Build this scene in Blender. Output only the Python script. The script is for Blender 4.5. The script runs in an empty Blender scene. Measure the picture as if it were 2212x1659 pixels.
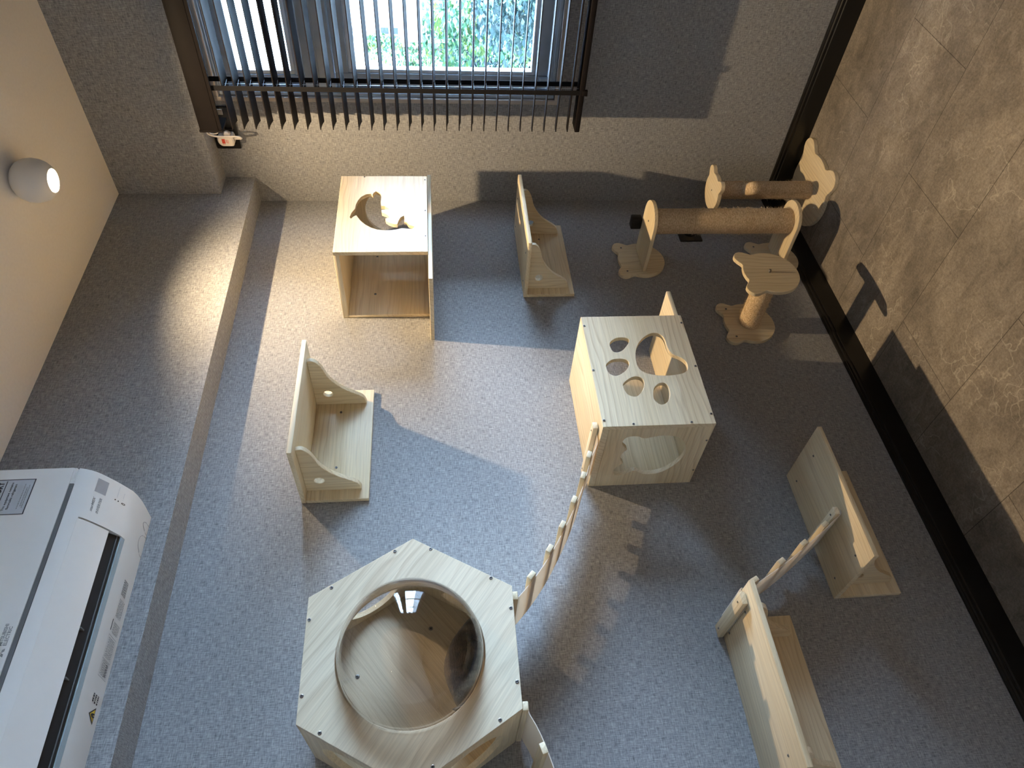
import bpy, bmesh, math, random
from mathutils import Vector, Matrix
from mathutils.geometry import tessellate_polygon
random.seed(7)
SC = bpy.context.scene
COL = SC.collection
PI = math.pi

# ------------------------------------------------------------------ room numbers (metres; z up, furniture wall y=0, window wall x=0)
H = 2.35            # ceiling
BD, BZ = 0.098, 1.9256      # furniture wall beam: depth, underside
WD, WZ = 0.096, 2.024       # window wall beam: depth, underside
XL, YF = -4.3, -3.6         # far left wall, front wall

# ------------------------------------------------------------------ materials
def new_mat(name):
    m = bpy.data.materials.new(name); m.use_nodes = True
    nt = m.node_tree; nt.nodes.clear()
    out = nt.nodes.new('ShaderNodeOutputMaterial')
    b = nt.nodes.new('ShaderNodeBsdfPrincipled')
    nt.links.new(b.outputs[0], out.inputs[0])
    return m, nt, b, out
def node(nt, t, **kw):
    n = nt.nodes.new(t)
    for k, v in kw.items(): setattr(n, k, v)
    return n
def mapping(nt, src, scale, loc=(0,0,0)):
    mp = node(nt, 'ShaderNodeMapping'); mp.inputs['Scale'].default_value = scale; mp.inputs['Location'].default_value = loc
    nt.links.new(src, mp.inputs['Vector']); return mp.outputs[0]
def noise(nt, vec, scale=1, detail=3, rough=.5, dist=0):
    n = node(nt, 'ShaderNodeTexNoise'); n.inputs['Scale'].default_value = scale; n.inputs['Detail'].default_value = detail
    n.inputs['Roughness'].default_value = rough; n.inputs['Distortion'].default_value = dist
    nt.links.new(vec, n.inputs['Vector']); return n.outputs['Fac']
def ramp(nt, fac, stops):
    r = node(nt, 'ShaderNodeValToRGB'); e = r.color_ramp.elements
    while len(e) < len(stops): e.new(.5)
    for el, (p, c) in zip(e, stops):
        el.position = p; el.color = (*c, 1) if len(c) == 3 else c
    nt.links.new(fac, r.inputs[0]); return r.outputs[0]
def math_(nt, op, a, b=None):
    n = node(nt, 'ShaderNodeMath', operation=op)
    for i, v in enumerate((a, b)):
        if v is None: continue
        if isinstance(v, (int, float)): n.inputs[i].default_value = v
        else: nt.links.new(v, n.inputs[i])
    return n.outputs[0]
def mixc(nt, fac, a, b, mode='MIX'):
    n = node(nt, 'ShaderNodeMix', data_type='RGBA', blend_type=mode)
    for i, v in ((0, fac), (6, a), (7, b)):
        if isinstance(v, (int, float)): n.inputs[i].default_value = v
        elif isinstance(v, tuple): n.inputs[i].default_value = (*v, 1)
        else: nt.links.new(v, n.inputs[i])
    return n.outputs[2]
def bump(nt, b, h, strength=.3, dist=.001):
    n = node(nt, 'ShaderNodeBump'); n.inputs['Strength'].default_value = strength; n.inputs['Distance'].default_value = dist
    nt.links.new(h, n.inputs['Height']); nt.links.new(n.outputs[0], b.inputs['Normal'])
def objco(nt): return node(nt, 'ShaderNodeTexCoord').outputs['Object']
def plain(name, col, rough=.5, spec=.5, metal=0, coat=0, var=.06, vs=30):
    m, nt, b, o = new_mat(name)
    f = noise(nt, objco(nt), vs, 4)
    c = ramp(nt, f, [(.3, tuple(x*(1-var) for x in col)), (.7, tuple(min(1, x*(1+var)) for x in col))])
    nt.links.new(c, b.inputs['Base Color'])
    b.inputs['Roughness'].default_value = rough; b.inputs['Specular IOR Level'].default_value = spec
    b.inputs['Metallic'].default_value = metal; b.inputs['Coat Weight'].default_value = coat
    return m
def fabric(name, axis):
    """linen-weave wall covering; axis = horizontal world axis lying in the wall"""
    m, nt, b, o = new_mat(name)
    co = objco(nt)
    lo, hi = 60, 520
    if axis == 'x': s1, s2 = (lo, 60, hi), (hi, 60, lo)
    elif axis == 'y': s1, s2 = (40, lo, hi), (40, hi, lo)
    else: s1, s2 = (lo, hi, 40), (hi, lo, 40)
    a = noise(nt, mapping(nt, co, s1), 1, 4, .62)
    c = noise(nt, mapping(nt, co, s2, (3, 7, 1)), 1, 4, .62)
    w = math_(nt, 'MULTIPLY', math_(nt, 'ADD', a, c), .5)
    big = noise(nt, co, 2.2, 2)
    col = ramp(nt, w, [(.36, (.125, .128, .136)), (.47, (.25, .254, .262)), (.56, (.35, .352, .355)), (.66, (.50, .50, .50))])
    col = mixc(nt, 1.0, col, ramp(nt, big, [(.3, (.93, .93, .93)), (.7, (1, 1, 1))]), 'MULTIPLY')
    nt.links.new(col, b.inputs['Base Color'])
    b.inputs['Roughness'].default_value = .85; b.inputs['Specular IOR Level'].default_value = .25
    b.inputs['Sheen Weight'].default_value = .08
    bump(nt, b, w, .35, .0012)
    return m
def wood(name, axis, base=(.72, .59, .375), light=(.80, .69, .485), dark=(.46, .31, .165), freq=70.0, rough=.5, ang=-37):
    """knotty pine, grain running along the given local axis"""
    m, nt, b, o = new_mat(name)
    co = objco(nt)
    rnd = node(nt, 'ShaderNodeObjectInfo').outputs['Random']
    off = node(nt, 'ShaderNodeCombineXYZ')
    for i, k in enumerate((13.0, 7.3, 9.1)): nt.links.new(math_(nt, 'MULTIPLY', rnd, k), off.inputs[i])
    add = node(nt, 'ShaderNodeVectorMath', operation='ADD'); nt.links.new(co, add.inputs[0]); nt.links.new(off.outputs[0], add.inputs[1])
    v = add.outputs[0]
    def sc(al, ac): return {'x': (al, ac, ac), 'y': (ac, al, ac), 'z': (ac, ac, al), 'd': (ac, ac, ac)}[axis]
    if axis == 'd':     # diagonal in the xz plane
        rt = node(nt, 'ShaderNodeMapping'); rt.inputs['Rotation'].default_value = (0, math.radians(ang), 0)
        nt.links.new(v, rt.inputs['Vector']); v = rt.outputs[0]
        def sc(al, ac): return (al, ac, ac)
    warp = noise(nt, mapping(nt, v, sc(1.6, 9)), 1, 3, .5)
    sep = node(nt, 'ShaderNodeSeparateXYZ'); nt.links.new(v, sep.inputs[0])
    ax = 'x' if axis == 'd' else axis
    ci = [i for i, k in enumerate('xyz') if k != ax]
    cross = math_(nt, 'ADD', sep.outputs[ci[0]], math_(nt, 'MULTIPLY', sep.outputs[ci[1]], .83))
    ph = math_(nt, 'ADD', math_(nt, 'MULTIPLY', cross, freq), math_(nt, 'MULTIPLY', warp, 7.5))
    saw = math_(nt, 'FRACT', ph)
    ring = ramp(nt, saw, [(.0, (0, 0, 0)), (.55, (.12,)*3), (.86, (.75,)*3), (.93, (.55,)*3), (1, (0, 0, 0))])
    amp = noise(nt, mapping(nt, v, sc(.8, 16), (5, 2, 8)), 1, 2)
    amp = ramp(nt, amp, [(.35, (.16,)*3), (.65, (.72,)*3)])
    fine = noise(nt, mapping(nt, v, sc(9, 420)), 1, 2)
    tone = noise(nt, mapping(nt, v, sc(.7, 14), (1, 4, 2)), 1, 2)
    c = mixc(nt, ramp(nt, tone, [(.35, (0,)*3), (.65, (1,)*3)]), base, light)
    k = node(nt, 'ShaderNodeMix', data_type='FLOAT'); k.inputs[2].default_value = 0
    nt.links.new(ring, k.inputs[3]); nt.links.new(amp, k.inputs[0])
    c = mixc(nt, math_(nt, 'MULTIPLY', k.outputs[0], .8), c, dark)
    c = mixc(nt, .35, c, ramp(nt, fine, [(.3, (.5, .5, .5)), (.7, (1, 1, 1))]), 'MULTIPLY')
    nt.links.new(c, b.inputs['Base Color'])
    b.inputs['Roughness'].default_value = rough; b.inputs['Specular IOR Level'].default_value = .35
    bump(nt, b, fine, .12, .0006)
    return m
def stone_mat():
    m, nt, b, o = new_mat('slate_tile')
    co = objco(nt)
    # planks run along y: swap so that brick rows stack along x
    sep = node(nt, 'ShaderNodeSeparateXYZ'); nt.links.new(co, sep.inputs[0])
    cmb = node(nt, 'ShaderNodeCombineXYZ'); nt.links.new(math_(nt, 'ADD', sep.outputs[1], .205 + 5.9), cmb.inputs[0]); nt.links.new(math_(nt, 'ADD', sep.outputs[0], 1.426 + .2865*20), cmb.inputs[1])
    br = node(nt, 'ShaderNodeTexBrick'); br.offset = .5; br.offset_frequency = 2; br.squash = 1
    br.inputs['Scale'].default_value = 1; br.inputs['Brick Width'].default_value = .59; br.inputs['Row Height'].default_value = .2865
    br.inputs['Mortar Size'].default_value = .0011; br.inputs['Mortar Smooth'].default_value = .2
    br.inputs['Color1'].default_value = (.86, .86, .86, 1); br.inputs['Color2'].default_value = (1.12, 1.1, 1.08, 1); br.inputs['Mortar'].default_value = (.35, .34, .33, 1)
    nt.links.new(cmb.outputs[0], br.inputs['Vector'])
    # each slab turns its own way
    big = noise(nt, co, 3.2, 5, .6, .5)
    med = noise(nt, mapping(nt, co, (24, 13, 1)), 1, 8, .74, .9)
    fine = noise(nt, co, 150, 5, .75)
    h = math_(nt, 'ADD', math_(nt, 'MULTIPLY', big, .5), math_(nt, 'MULTIPLY', med, .5))
    col = ramp(nt, h, [(.34, (.13, .115, .096)), (.5, (.26, .228, .19)), (.66, (.42, .37, .308))])
    vn = node(nt, 'ShaderNodeTexVoronoi', feature='DISTANCE_TO_EDGE'); vn.inputs['Scale'].default_value = 2.9
    wv = node(nt, 'ShaderNodeVectorMath', operation='ADD')
    nz = node(nt, 'ShaderNodeTexNoise'); nz.inputs['Scale'].default_value = 3.6; nz.inputs['Detail'].default_value = 4; nz.inputs['Roughness'].default_value = .62
    nt.links.new(co, nz.inputs['Vector'])
    scn = node(nt, 'ShaderNodeVectorMath', operation='SCALE'); scn.inputs['Scale'].default_value = .7; nt.links.new(nz.outputs['Color'], scn.inputs[0])
    nt.links.new(co, wv.inputs[0]); nt.links.new(scn.outputs[0], wv.inputs[1]); nt.links.new(wv.outputs[0], vn.inputs['Vector'])
    vein = ramp(nt, vn.outputs['Distance'], [(0, (1, 1, 1)), (.006, (.5, .5, .5)), (.013, (0, 0, 0))])
    patch = ramp(nt, noise(nt, co, 3.1, 2), [(.44, (0, 0, 0)), (.56, (1, 1, 1))])
    vf = mixc(nt, 1, vein, patch, 'MULTIPLY')
    col = mixc(nt, math_(nt, 'MULTIPLY', vf, .5), col, (.62, .56, .47))
    col = mixc(nt, 1, col, ramp(nt, fine, [(.3, (.62, .62, .62)), (.7, (1.25, 1.25, 1.25))]), 'MULTIPLY')
    col = mixc(nt, 1, col, br.outputs['Color'], 'MULTIPLY')
    nt.links.new(col, b.inputs['Base Color'])
    b.inputs['Roughness'].default_value = .55; b.inputs['Specular IOR Level'].default_value = .3
    hh = math_(nt, 'ADD', math_(nt, 'MULTIPLY', h, .7), math_(nt, 'MULTIPLY', fine, .3))
    bump(nt, b, hh, .9, .006)
    return m
def clear_mat(name, tint=(1, 1, 1), ior=1.45, glo=1.0):
    m = bpy.data.materials.new(name); m.use_nodes = True; nt = m.node_tree; nt.nodes.clear()
    out = node(nt, 'ShaderNodeOutputMaterial'); t = node(nt, 'ShaderNodeBsdfTransparent'); g = node(nt, 'ShaderNodeBsdfGlossy')
    t.inputs[0].default_value = (*tint, 1); g.inputs['Roughness'].default_value = .0; g.inputs[0].default_value = (glo, glo, glo, 1)
    fr = node(nt, 'ShaderNodeFresnel'); fr.inputs[0].default_value = ior
    mx = node(nt, 'ShaderNodeMixShader')
    nt.links.new(fr.outputs[0], mx.inputs[0]); nt.links.new(t.outputs[0], mx.inputs[1]); nt.links.new(g.outputs[0], mx.inputs[2]); nt.links.new(mx.outputs[0], out.inputs[0])
    return m
def emit(name, col, s):
    m = bpy.data.materials.new(name); m.use_nodes = True; nt = m.node_tree; nt.nodes.clear()
    out = node(nt, 'ShaderNodeOutputMaterial'); e = node(nt, 'ShaderNodeEmission'); e.inputs[0].default_value = (*col, 1); e.inputs[1].default_value = s
    nt.links.new(e.outputs[0], out.inputs[0]); return m
def sisal_mat():
    m, nt, b, o = new_mat('sisal_rope'); co = objco(nt)
    f = noise(nt, mapping(nt, co, (160, 160, 300)), 1, 4, .7)
    c = ramp(nt, f, [(.3, (.38, .26, .14)), (.5, (.60, .44, .265)), (.72, (.82, .67, .46))])
    nt.links.new(c, b.inputs['Base Color']); b.inputs['Roughness'].default_value = .9; b.inputs['Specular IOR Level'].default_value = .15
    bump(nt, b, f, .8, .002); return m
def canvas_mat():
    m, nt, b, o = new_mat('bridge_canvas')
    b.inputs['Base Color'].default_value = (.80, .74, .66, 1); b.inputs['Roughness'].default_value = .8; b.inputs['Specular IOR Level'].default_value = .2
    t = node(nt, 'ShaderNodeBsdfTranslucent'); t.inputs[0].default_value = (.86, .78, .66, 1)
    mx = node(nt, 'ShaderNodeMixShader'); mx.inputs[0].default_value = .45
    nt.links.new(b.outputs[0], mx.inputs[1]); nt.links.new(t.outputs[0], mx.inputs[2]); nt.links.new(mx.outputs[0], o.inputs[0])
    return m
def fur_mat():
    m, nt, b, o = new_mat('tabby_fur'); co = objco(nt)
    st = noise(nt, mapping(nt, co, (34, 16, 16)), 1, 3, .6, .8)
    fi = noise(nt, mapping(nt, co, (120, 420, 420)), 1, 3, .7)
    c = ramp(nt, st, [(.38, (.028, .020, .015)), (.5, (.075, .052, .036)), (.62, (.15, .105, .07))])
    c = mixc(nt, 1, c, ramp(nt, fi, [(.3, (.45, .45, .45)), (.7, (1.5, 1.5, 1.5))]), 'MULTIPLY')
    nt.links.new(c, b.inputs['Base Color']); b.inputs['Roughness'].default_value = .8; b.inputs['Sheen Weight'].default_value = .3
    bump(nt, b, fi, .9, .003); return m
def leaf_mat(name, stops):
    m, nt, b, o = new_mat(name); co = objco(nt)
    c = ramp(nt, noise(nt, co, 2.4, 5, .75), stops)
    nt.links.new(c, b.inputs['Base Color']); b.inputs['Roughness'].default_value = .55; return m

M = dict(
    fx=fabric('linen_wall_x', 'x'), fy=fabric('linen_wall_y', 'y'), fz=fabric('linen_underside', 'h'),
    wx=wood('pine_x', 'x'), wy=wood('pine_y', 'y'), wz=wood('pine_z', 'z'), wd=wood('pine_diagonal', 'd', base=(.67, .575, .41), light=(.72, .63, .465), dark=(.40, .29, .18), freq=52),
    wi=wood('pine_inner', 'd', base=(.66, .555, .395), light=(.71, .61, .44), dark=(.36, .25, .15), freq=64, ang=37),
    strap=canvas_mat(), slatw=wood('pine_slat', 'y', freq=95),
    stone=stone_mat(), ceil=plain('ceiling_paper', (.86, .83, .78), .9, .1, var=.02, vs=120), paint=plain('plain_wall', (.76, .75, .73), .8),
    black=plain('black_skirting', (.008, .0075, .007), .35, .4), blind=plain('blind_dark_wood', (.010, .0078, .0078), .6, .12, vs=60),
    tape=plain('black_tape', (.012, .012, .014), .9, .1),
    frame=plain('window_frame', (.40, .46, .52), .35, .5), bead=plain('window_bead', (.75, .82, .88), .35), casing=plain('window_casing', (.46, .41, .36), .5),
    glass=clear_mat('window_glass', (.97, .99, 1), 1.35), dome=clear_mat('acrylic_dome', (.955, .93, .91), 1.42),
    acw=plain('white_plastic', (.87, .88, .86), .28, .5, coat=.3, var=.01), acs=plain('grey_seam', (.14, .15, .15), .5), acd=plain('dark_slot', (.008, .009, .01), .5),
    acb=plain('blue_grey_strip', (.36, .44, .48), .4), ink=plain('dark_ink', (.05, .055, .07), .6), inkg=plain('grey_ink', (.30, .32, .33), .6), stick=plain('sticker_silver', (.52, .56, .60), .5), sq=plain('sticker_grey', (.40, .41, .43), .5),
    yellow=plain('warning_yellow', (.78, .58, .06), .5), red=plain('red_ink', (.62, .07, .04), .6),
    lampw=plain('lamp_white', (.80, .80, .78), .45, .4, var=.01), lens=emit('lamp_lens', (1, .80, .52), 22),
    plast=plain('white_cable_plastic', (.78, .72, .64), .4), metal=plain('steel', (.30, .29, .28), .35, .5, metal=.9), dark=plain('screw_recess', (.02, .02, .02), .6),
    sisal=sisal_mat(), fuzz=plain('sisal_fibre', (.70, .55, .36), .8, .2), fur=fur_mat(), nose=plain('cat_nose', (.12, .06, .05), .4), eye=plain('cat_eye', (.30, .24, .05), .1),
    fac=plain('white_facade', (.80, .82, .84), .8), pane=plain('facade_glass', (.05, .07, .10), .15), roof=plain('roof_grey', (.4, .4, .42), .8),
    ground=plain('pavement', (.55, .55, .53), .9), bark=plain('bark', (.12, .09, .07), .9),
    leafa=leaf_mat('foliage_bright', [(.35, (.015, .06, .045)), (.5, (.05, .16, .07)), (.66, (.30, .33, .05))]),
    leafb=leaf_mat('foliage_dark', [(.35, (.010, .035, .040)), (.55, (.03, .075, .07)), (.7, (.08, .15, .11))]),
)

# ------------------------------------------------------------------ object helpers
def empty(name, loc, label, cat, group=None):
    o = bpy.data.objects.new(name, None); COL.objects.link(o); o.location = loc; o.empty_display_size = .02
    return tag(o, label, cat, group)
def tag(o, label, cat, group=None):
    o['label'] = label; o['category'] = cat
    if group: o['group'] = group
    return o
def origin(parent):
    v = Vector((0, 0, 0))
    while parent is not None: v += parent.location; parent = parent.parent
    return v
def obj(name, bm, mat, parent=None, smooth=35, loc=None):
    """link a bmesh (vertices in world space) as one mesh object"""
    me = bpy.data.meshes.new(name)
    bmesh.ops.recalc_face_normals(bm, faces=bm.faces)
    L = Vector(loc) if loc is not None else origin(parent)
    for v in bm.verts: v.co -= L
    bm.to_mesh(me); bm.free()
    for m in (mat if isinstance(mat, (list, tuple)) else [mat]): me.materials.append(m)
    if smooth:
        me.polygons.foreach_set('use_smooth', [True]*len(me.polygons)); me.set_sharp_from_angle(angle=math.radians(smooth))
    o = bpy.data.objects.new(name, me); COL.objects.link(o)
    if parent is not None: o.parent = parent
    elif loc is not None: o.location = loc
    return o
def B(): return bmesh.new()
def box(bm, lo, hi, bev=.0, mi=0):
    lo, hi = Vector([min(a, b) for a, b in zip(lo, hi)]), Vector([max(a, b) for a, b in zip(lo, hi)])
    r = bmesh.ops.create_cube(bm, size=1)
    for v in r['verts']: v.co = Vector([(lo[i]+hi[i])/2 + v.co[i]*(hi[i]-lo[i]) for i in range(3)])
    fs = set(f for v in r['verts'] for f in v.link_faces)
    for f in fs: f.material_index = mi
    if bev:
        es = list(set(e for v in r['verts'] for e in v.link_edges))
        q = bmesh.ops.bevel(bm, geom=es, offset=bev, segments=2, affect='EDGES', profile=.5)
        for f in q['faces']: f.material_index = mi
    return bm
def obox(bm, c, ex, ey, ez, sx, sy, sz, bev=0, mi=0):
    """oriented box: centre, axes, full sizes"""
    r = bmesh.ops.create_cube(bm, size=1)
    if bev:
        for v in r['verts']: v.co = Vector((v.co.x*sx, v.co.y*sy, v.co.z*sz))
        es = list(set(e for v in r['verts'] for e in v.link_edges))
        q = bmesh.ops.bevel(bm, geom=es, offset=bev, segments=2, affect='EDGES', profile=.5)
        vs = set(q['verts']) | set(v for v in r['verts'] if v.is_valid)
        sx = sy = sz = 1
    else: vs = set(r['verts'])
    for v in vs: v.co = Vector(c) + Vector(ex)*(v.co.x*sx) + Vector(ey)*(v.co.y*sy) + Vector(ez)*(v.co.z*sz)
    for f in set(f for v in vs for f in v.link_faces): f.material_index = mi
    return bm
def bx(name, lo, hi, mat, parent=None, bev=.0012, loc=None): return obj(name, box(B(), lo, hi, bev), mat, parent, loc=loc)
def plate(bm, loops, fn, w0, w1, bev=.0010, mi=0):
    """flat plate: outline loops[0] with holes loops[1:], (u,v) -> fn(u,v,w); slightly eased edges"""
    n = [len(l) for l in loops]
    def area(l): return .5*sum(l[i][0]*l[(i+1) % len(l)][1]-l[(i+1) % len(l)][0]*l[i][1] for i in range(len(l)))
    loops = [l if (area(l) > 0) == (k == 0) else l[::-1] for k, l in enumerate(loops)]
    def inset(l, d):
        r = []
        for i in range(len(l)):
            a, b, c = Vector(l[i-1]), Vector(l[i]), Vector(l[(i+1) % len(l)])
            e1, e2 = (b-a), (c-b)
            if e1.length < 1e-9 or e2.length < 1e-9: r.append(tuple(b)); continue
            e1.normalize(); e2.normalize()
            n1, n2 = Vector((-e1.y, e1.x)), Vector((-e2.y, e2.x))
            k = n1+n2
            if k.length < .3: r.append(tuple(b)); continue
            k = k/(k.length_squared)*2
            r.append((b.x+k.x*d, b.y+k.y*d))
        return r
    ins = [inset(l, bev) for l in loops] if bev else loops
    s = 1 if w1 > w0 else -1
    rings = [(ins, w0), (loops, w0+s*bev), (loops, w1-s*bev), (ins, w1)] if bev else [(loops, w0), (loops, w1)]
    V = [[[bm.verts.new(fn(u, v, w)) for (u, v) in l] for l in L] for (L, w) in rings]
    for a, b in zip(V, V[1:]):
        for la, lb in zip(a, b):
            for i in range(len(la)):
                j = (i+1) % len(la)
                f = bm.faces.new((la[i], la[j], lb[j], lb[i])); f.material_index = mi
    tris = tessellate_polygon([[Vector((u, v, 0)) for (u, v) in l] for l in ins])
    for vs in (V[0], V[-1]):
        flat = [x for l in vs for x in l]
        for t in tris:
            try: bm.faces.new([flat[i] for i in t]).material_index = mi
            except ValueError: pass
    return bm
def circ(cx, cy, r, n=40, ry=None): return [(cx+r*math.cos(2*PI*i/n), cy+(ry or r)*math.sin(2*PI*i/n)) for i in range(n)]
def smoothed(pts, k=4, closed=True):
    """Catmull-Rom through the points"""
    out = []; n = len(pts)
    for i in range(n if closed else n-1):
        P = [Vector(pts[(i+j) % n]) if closed else Vector(pts[min(max(i+j, 0), n-1)]) for j in (-1, 0, 1, 2)]
        for s in range(k):
            t = s/k
            out.append(tuple(.5*((2*P[1]) + (-P[0]+P[2])*t + (2*P[0]-5*P[1]+4*P[2]-P[3])*t*t + (-P[0]+3*P[1]-3*P[2]+P[3])*t**3)))
    if not closed: out.append(tuple(pts[-1]))
    return out
def XZ(y): return lambda u, v, w: Vector((u, y+w, v))
def YZ(x): return lambda u, v, w: Vector((x+w, u, v))
def XY(z): return lambda u, v, w: Vector((u, v, z+w))
def frame_of(d):
    d = Vector(d).normalized(); a = Vector((0, 0, 1)) if abs(d.z) < .9 else Vector((1, 0, 0))
    u = d.cross(a).normalized(); return d, u, d.cross(u).normalized()
def lathe(bm, base, axis, prof, n=40, mi=0, cap0=True, cap1=True):
    """profile [(radius, distance along axis)]"""
    d, u, v = frame_of(axis); base = Vector(base); R = []
    for r, h in prof:
        R.append([bm.verts.new(base + d*h + (u*math.cos(2*PI*i/n) + v*math.sin(2*PI*i/n))*r) for i in range(n)])
    for a, b in zip(R, R[1:]):
        for i in range(n):
            f = bm.faces.new((a[i], a[(i+1) % n], b[(i+1) % n], b[i])); f.material_index = mi
    if cap0: bm.faces.new(R[0]).material_index = mi
    if cap1: bm.faces.new(R[-1][::-1]).material_index = mi
    return bm
def tube(bm, pts, r, n=10, mi=0):
    pts = [Vector(p) for p in pts]; R = []; u = None
    for i, p in enumerate(pts):
        t = (pts[min(i+1, len(pts)-1)] - pts[max(i-1, 0)]).normalized()
        if u is None: _, u, _ = frame_of(t)
        u = (u - t*u.dot(t)).normalized(); v = t.cross(u)
        R.append([bm.verts.new(p + (u*math.cos(2*PI*k/n) + v*math.sin(2*PI*k/n))*r) for k in range(n)])
    for a, b in zip(R, R[1:]):
        for k in range(n): bm.faces.new((a[k], a[(k+1) % n], b[(k+1) % n], b[k])).material_index = mi
    bm.faces.new(R[0]).material_index = mi; bm.faces.new(R[-1][::-1]).material_index = mi
    return bm
def extrude_profile(bm, prof, x0, x1, closed=True, mi=0, caps=True):
    """profile (y,z) swept along x"""
    a = [bm.verts.new((x0, y, z)) for y, z in prof]; b = [bm.verts.new((x1, y, z)) for y, z in prof]
    n = len(prof)
    for i in range(n if closed else n-1): bm.faces.new((a[i], a[(i+1) % n], b[(i+1) % n], b[i])).material_index = mi
    if caps and closed:
        for L in (a, b):
            for t in tessellate_polygon([[Vector((y, z, 0)) for y, z in prof]]): bm.faces.new([L[i] for i in t]).material_index = mi
    return bm
def struct(o): o['kind'] = 'structure'; return o
def screw(parent, p, nrm, r=.0034, name='screw'):
    bm = B(); p = Vector(p); d, u, v = frame_of(nrm)
    lathe(bm, p, nrm, [(r, -.001), (r, .0006), (r*.72, .0012), (.0002, .0009)], 14, 0, True, False)
    a = random.random()*PI; cu, cv = u*math.cos(a)+v*math.sin(a), v*math.cos(a)-u*math.sin(a)
    obox(bm, p+d*.0011, cu, cv, d, r*1.25, r*.32, .0006, 0, 1); obox(bm, p+d*.0011, cv, cu, d, r*1.25, r*.32, .0006, 0, 1)
    return obj(name, bm, [M['metal'], M['dark']], parent)
def text_mesh(bm, s, o, ex, ey, size, mi=0, width=None, depth=.0003, shear=0, bold=0):
    """flat lettering: s starts at o, runs along ex, letters stand along ey"""
    cu = bpy.data.curves.new('t', 'FONT'); cu.body = s; cu.size = size; cu.shear = shear; cu.offset = bold; cu.resolution_u = 2
    ob = bpy.data.objects.new('t', cu); COL.objects.link(ob)
    dg = bpy.context.evaluated_depsgraph_get(); dg.update()
    me = bpy.data.meshes.new_from_object(ob.evaluated_get(dg))
    xs = [v.co.x for v in me.vertices] or [0, 1]
    k = 1 if width is None else width/max(1e-6, max(xs)-min(xs)); x0 = min(xs)
    ex, ey = Vector(ex).normalized(), Vector(ey).normalized(); nz = ex.cross(ey)
    vs = [bm.verts.new(Vector(o) + ex*((v.co.x-x0)*k) + ey*v.co.y + nz*depth) for v in me.vertices]
    for p in me.polygons:
        try: bm.faces.new([vs[i] for i in p.vertices]).material_index = mi
        except ValueError: pass
    bpy.data.objects.remove(ob); bpy.data.curves.remove(cu); bpy.data.meshes.remove(me)
    return bm

# ------------------------------------------------------------------ room shell
WY0, WY1, WZ0, WZ1 = -.385, -2.45, .909, 1.99      # window opening
struct(bx('floor', (XL-.1, YF-.1, -.06), (.16, .1, 0), M['stone'], bev=0))
struct(bx('ceiling', (XL-.1, YF-.1, H), (.16, .1, H+.06), M['ceil'], bev=0))
struct(bx('wall_back', (XL-.1, 0, 0), (.16, .1, H), M['fx'], bev=0))
b = B()
box(b, (0, YF, 0), (.15, 0, WZ0)); box(b, (0, YF, WZ1), (.15, 0, H)); box(b, (0, WY0, WZ0), (.15, 0, WZ1)); box(b, (0, YF, WZ0), (.15, WY1, WZ1))
struct(obj('wall_right', b, M['fy'], smooth=0))
struct(bx('wall_left', (XL-.1, YF, 0), (XL, 0, H), M['paint'], bev=0))
struct(bx('wall_front', (XL-.1, YF-.1, 0), (.16, YF, H), M['paint'], bev=0))
# boxed-in beams under the ceiling (faces + soffit)
b = B(); box(b, (XL, -BD, BZ), (0, 0, H))
for f in b.faces:
    if f.normal.z < -.5: f.material_index = 1
struct(obj('trim_1', b, [M['fx'], M['fz']], smooth=0))
b = B(); box(b, (-WD, YF, WZ), (0, -BD, H))
for f in b.faces:
    if f.normal.z < -.5: f.material_index = 1
struct(obj('trim_2', b, [M['fy'], M['fz']], smooth=0))
# moulded black skirting: plain board with two fine beads along the top
hb, t = .0807, .012
sk = [(0, 0), (-t, 0), (-t, hb-.022), (-t+.003, hb-.019), (-t+.003, hb-.016), (-t+.0005, hb-.013), (-t+.0005, hb-.010), (-t+.0035, hb-.007), (-t+.0035, hb-.004), (-t+.006, hb), (0, hb)]
b = B(); extrude_profile(b, sk, XL, 0); struct(obj('baseboard_back', b, M['black'], smooth=0))
b = B(); extrude_profile(b, sk, YF, -t)
for v in b.verts: v.co = Vector((v.co.y, v.co.x, v.co.z))
struct(obj('baseboard_right', b, M['black'], smooth=0))

# ------------------------------------------------------------------ window
def ring(bm, x0, x1, y0, y1, z0, z1, w, bev=.002, mi=0):
    box(bm, (x0, y0, z0), (x1, y0-w, z1), bev, mi); box(bm, (x0, y1+w, z0), (x1, y1, z1), bev, mi)
    box(bm, (x0, y0-w, z0), (x1, y1+w, z0+w), bev, mi); box(bm, (x0, y0-w, z1-w), (x1, y1+w, z1), bev, mi)
    return bm
win = bpy.data.objects.new('window_1', None); COL.objects.link(win); win.location = (0, (WY0+WY1)/2, WZ0); win['kind'] = 'structure'
b = B(); ring(b, -.006, .012, WY0+.006, WY1-.006, WZ0-.006, WZ1, .014, .001); obj('window_casing', b, M['casing'], win)
b = B(); ring(b, .012, .13, WY0-.001, WY1+.001, WZ0+.001, WZ1-.001, .030)
ring(b, .004, .02, WY0-.010, WY1+.010, WZ0+.010, WZ1-.010, .010, .001); obj('window_frame', b, M['frame'], win)
b = B(); box(b, (.012, WY0-.031, 1.615), (.13, WY1+.031, 1.705), .003); box(b, (.006, WY0-.031, 1.66), (.03, WY1+.031, 1.666), .001); obj('transom', b, M['frame'], win)
YM1, YM2 = -1.085, -1.765
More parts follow.
